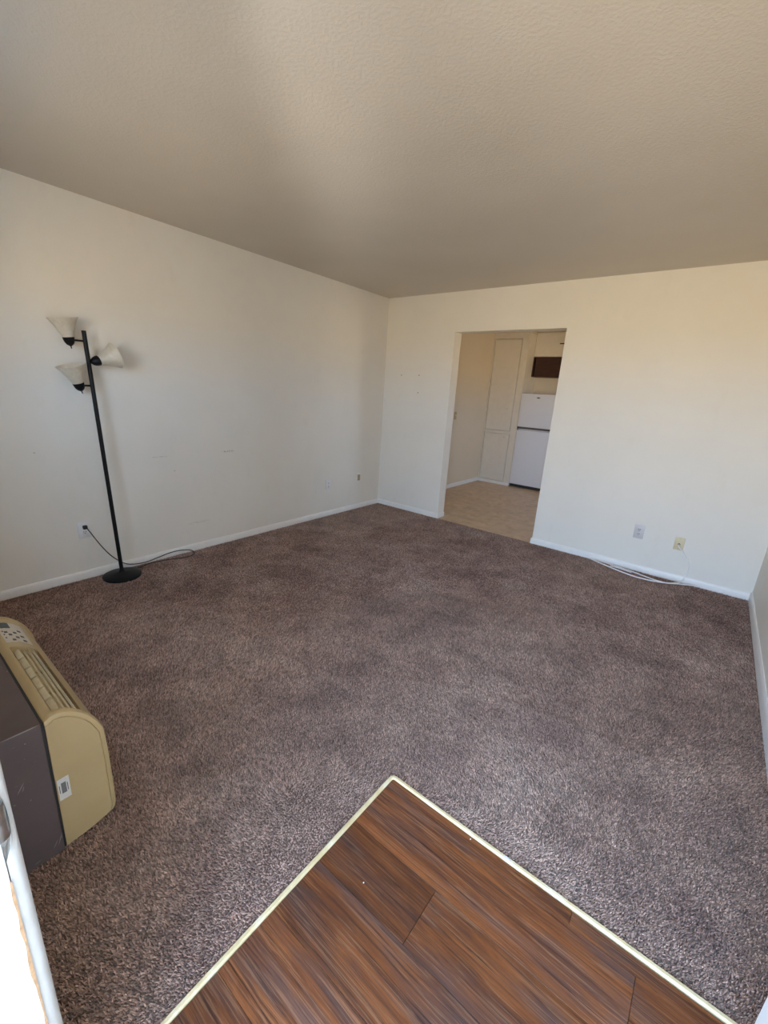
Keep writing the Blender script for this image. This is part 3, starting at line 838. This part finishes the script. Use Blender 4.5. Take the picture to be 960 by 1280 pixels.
plate('cable_jack', (3.268, 0.0, 0.322), 'far', 'coax', M_plate_i, 'cream cable jack plate on the far wall with a white cable hanging by it', 'jack', 0.070, 0.112)
plate('light_switch', (KX, 1.569, 1.115), 'kleft', 'switch', M_plate_b, 'tan light switch on the dim kitchen side wall', 'switch')

# white cable from the jack, looped along the baseboard
cab = [(3.268, -0.017, 0.317), (3.275, -0.034, 0.300), (3.31, -0.016, 0.262), (3.355, -0.009, 0.20), (3.372, -0.010, 0.12), (3.365, -0.018, 0.06), (3.345, -0.05, 0.012), (3.29, -0.115, 0.0045), (3.20, -0.175, 0.0045),
       (3.06, -0.200, 0.0045), (2.92, -0.170, 0.0045), (2.78, -0.110, 0.0045), (2.66, -0.052, 0.0045), (2.635, -0.030, 0.005), (2.68, -0.026, 0.006), (2.86, -0.060, 0.0045), (3.02, -0.100, 0.0050), (3.16, -0.150, 0.0055), (3.25, -0.160, 0.0085), (3.33, -0.105, 0.008), (3.42, -0.045, 0.006), (3.46, -0.030, 0.006)]
bm = bmesh.new(); tube(bm, cab, 0.0055, 8, 8)
cb = obj('coaxial_cable', bm, M_cable, None, 60)
tag(cb, 'thin white cable hanging from the cream jack and looped along the far baseboard', 'cable')
bm = bmesh.new(); rod(bm, (3.268, -0.010, 0.317), (3.268, -0.022, 0.317), 0.0062, 6); obj('connector', bm, M_steel, cb)
cab2 = [(3.30, -0.012, 0.262), (3.345, -0.018, 0.215), (3.398, -0.014, 0.15), (3.405, -0.015, 0.08), (3.385, -0.020, 0.03), (3.36, -0.035, 0.006)]
bm = bmesh.new(); tube(bm, [(2.850, -0.080, 0.0045), (2.815, -0.094, 0.0045), (2.87, -0.092, 0.0045), (2.93, -0.104, 0.0045), (2.99, -0.122, 0.0045)], 0.0045, 8, 8)
cs = obj('cable_offcut', bm, M_cable, None, 60); tag(cs, 'short loose end of white cable lying inside the cable loop', 'cable')
bm = bmesh.new(); rod(bm, (2.845, -0.075, 0.0048), (2.835, -0.083, 0.0048), 0.0046, 8); obj('cable_end', bm, M_slot, cs)

# ------------------------------------------------------------------ kitchen: pantry
PY = 2.6
pan = tag(empty('pantry_cabinet', (0.435, PY, 0)), 'tall off-white built-in pantry cupboard with two flat doors, left of the refrigerator', 'cabinet')
def pp(name, bm, mat, par, smooth=None, root=Vector((0.435, PY, 0))):
    for vv in bm.verts: vv.co -= root
    return obj(name, bm, mat, par, smooth)
bm = bmesh.new()
box(bm, KX+0.001, 0.728, PY+0.018, KB-0.002, 0.0, 2.40)
box(bm, KX+0.001, 0.172, PY, PY+0.018, 0.0, 2.40); box(bm, 0.628, 0.728, PY, PY+0.018, 0.0, 2.40)
box(bm, 0.172, 0.628, PY, PY+0.018, 2.318, 2.40); box(bm, 0.172, 0.628, PY, PY+0.018, 0.848, 0.888); box(bm, 0.172, 0.628, PY, PY+0.018, 0.0, 0.048)
pp('carcass', bm, M_pant, pan)
pp('crown_filler', nb(KX+0.001, 0.728, PY+0.004, KB-0.002, 2.40, H-0.001), M_kwall, pan)
d = pp('door', nb(0.181, 0.616, PY-0.004, PY+0.012, 0.898, 2.307, 0.003), M_pant, pan)
bm = bmesh.new(); lathe(bm, [(0.008, 0), (0.006, 0.006), (0.012, 0.014), (0.014, 0.020), (0.010, 0.026)], (0.530, PY-0.004, 1.245), (0, -1, 0), 20)
pp('knob', bm, M_pant, d, 50)
d = pp('door', nb(0.181, 0.616, PY-0.004, PY+0.012, 0.058, 0.838, 0.003), M_pant, pan)
bm = bmesh.new(); lathe(bm, [(0.008, 0), (0.006, 0.006), (0.012, 0.014), (0.014, 0.020), (0.010, 0.026)], (0.535, PY-0.004, 0.792), (0, -1, 0), 20)
pp('knob', bm, M_pant, d, 50)
pp('toe_board', nb(KX+0.001, 0.728, PY-0.012, PY, -0.004, 0.045, 0.003), M_trim, pan)

# ------------------------------------------------------------------ kitchen: refrigerator
FX0, FX1, FY = 0.733, 1.345, 2.588
fr = tag(empty('refrigerator', ((FX0+FX1)/2, FY+0.25, 0)), 'white top-freezer refrigerator standing in the kitchen alcove', 'refrigerator')
def fp(name, bm, mat, par=fr, smooth=None):
    return pp(name, bm, mat, par, smooth, Vector(((FX0+FX1)/2, FY+0.25, 0)))
fp('body', nb(FX0+0.004, FX1-0.004, FY+0.055, 3.08, 0.03, 1.498, 0.006), M_fridge)
for x in (FX0+0.05, FX1-0.05):
    for y in (FY+0.10, 3.03):
        bm = bmesh.new(); lathe(bm, [(0.018, -0.004), (0.018, 0.03)], (x, y, 0), (0, 0, 1), 12); fp('foot', bm, M_slot)
fp('kick_shadow', nb(FX0+0.008, FX1-0.008, FY+0.045, FY+0.06, 0.0, 0.046), M_slot)  # near-black colour stands for the shadow below the door
fz = fp('freezer_door', nb(FX0, FX1, FY, FY+0.052, 0.986, 1.503, 0.007, 3), M_fridge, fr, 40)
fd = fp('fridge_door', nb(FX0, FX1, FY, FY+0.052, 0.050, 0.932, 0.007, 3), M_fridge, fr, 40)
fp('handle_strip', nb(FX0+0.002, FX1-0.002, FY+0.012, FY+0.052, 0.956, 0.985), M_fridge_dark, fz)
fp('handle_ledge', nb(FX0+0.03, FX1-0.004, FY+0.004, FY+0.05, 0.933, 0.955, 0.004), plain('grey_ledge_plastic', (0.55, 0.55, 0.57), 0.4), fd)
bm = bmesh.new(); lathe(bm, [(0.028, 0), (0.028, 0.002), (0.025, 0.003)], (0, 0, 0), (0, -1, 0), 24)
for vv in bm.verts: vv.co = Vector((1.008+vv.co.x, FY+vv.co.y, 1.445+vv.co.z*0.33))
b = fp('badge', bm, M_fridge_dark, fz); b['label'] = 'small dark oval badge'

# ------------------------------------------------------------------ kitchen: cupboards over the refrigerator
UY = 2.88
up = tag(empty('wall_cupboard', (1.2, UY, 2.07)), 'cream wall cupboard with a black handle, above the dark wooden one', 'cabinet')
UR = Vector((1.2, UY, 2.07))
pp('carcass', nb(0.7285, 2.0, UY+0.02, KB, 2.075, H), M_cab, up, None, UR)
d = pp('door', nb(0.732, 1.30, UY, UY+0.018, 2.080, 2.43, 0.003), M_cab, up, None, UR)
bm = bmesh.new(); tube(bm, [(1.115, UY, 2.262), (1.120, UY-0.022, 2.262), (1.15, UY-0.028, 2.262), (1.20, UY-0.028, 2.262), (1.23, UY-0.022, 2.262), (1.235, UY, 2.262)], 0.0065, 8, 6)
pp('handle', bm, M_black, d, 60, UR)
pp('door', nb(1.306, 1.99, UY, UY+0.018, 2.080, 2.43, 0.003), M_cab, up, None, UR)
bw = tag(empty('dark_cabinet', (1.2, UY, 1.765)), 'dark mahogany cabinet hanging over the white refrigerator', 'cabinet')
BR = Vector((1.2, UY, 1.765))
bm = bmesh.new(); BX0, BX1 = 0.731, 1.70
box(bm, BX0, BX0+0.02, UY+0.01, KB, 1.768, 2.072); box(bm, BX1-0.02, BX1, UY+0.01, KB, 1.768, 2.072)
box(bm, BX0+0.02, BX1-0.02, UY+0.01, KB, 1.768, 1.788); box(bm, BX0+0.02, BX1-0.02, UY+0.01, KB, 2.052, 2.072); box(bm, BX0+0.02, BX1-0.02, KB-0.012, KB, 1.788, 2.052)
pp('carcass', bm, M_brown, bw, None, BR)
pp('door', nb(BX0+0.045, 1.22, UY-0.006, UY+0.012, 1.776, 2.064, 0.002), M_brown, bw, None, BR)
pp('door', nb(1.226, BX1-0.01, UY-0.006, UY+0.012, 1.776, 2.064, 0.002), M_brown, bw, None, BR)
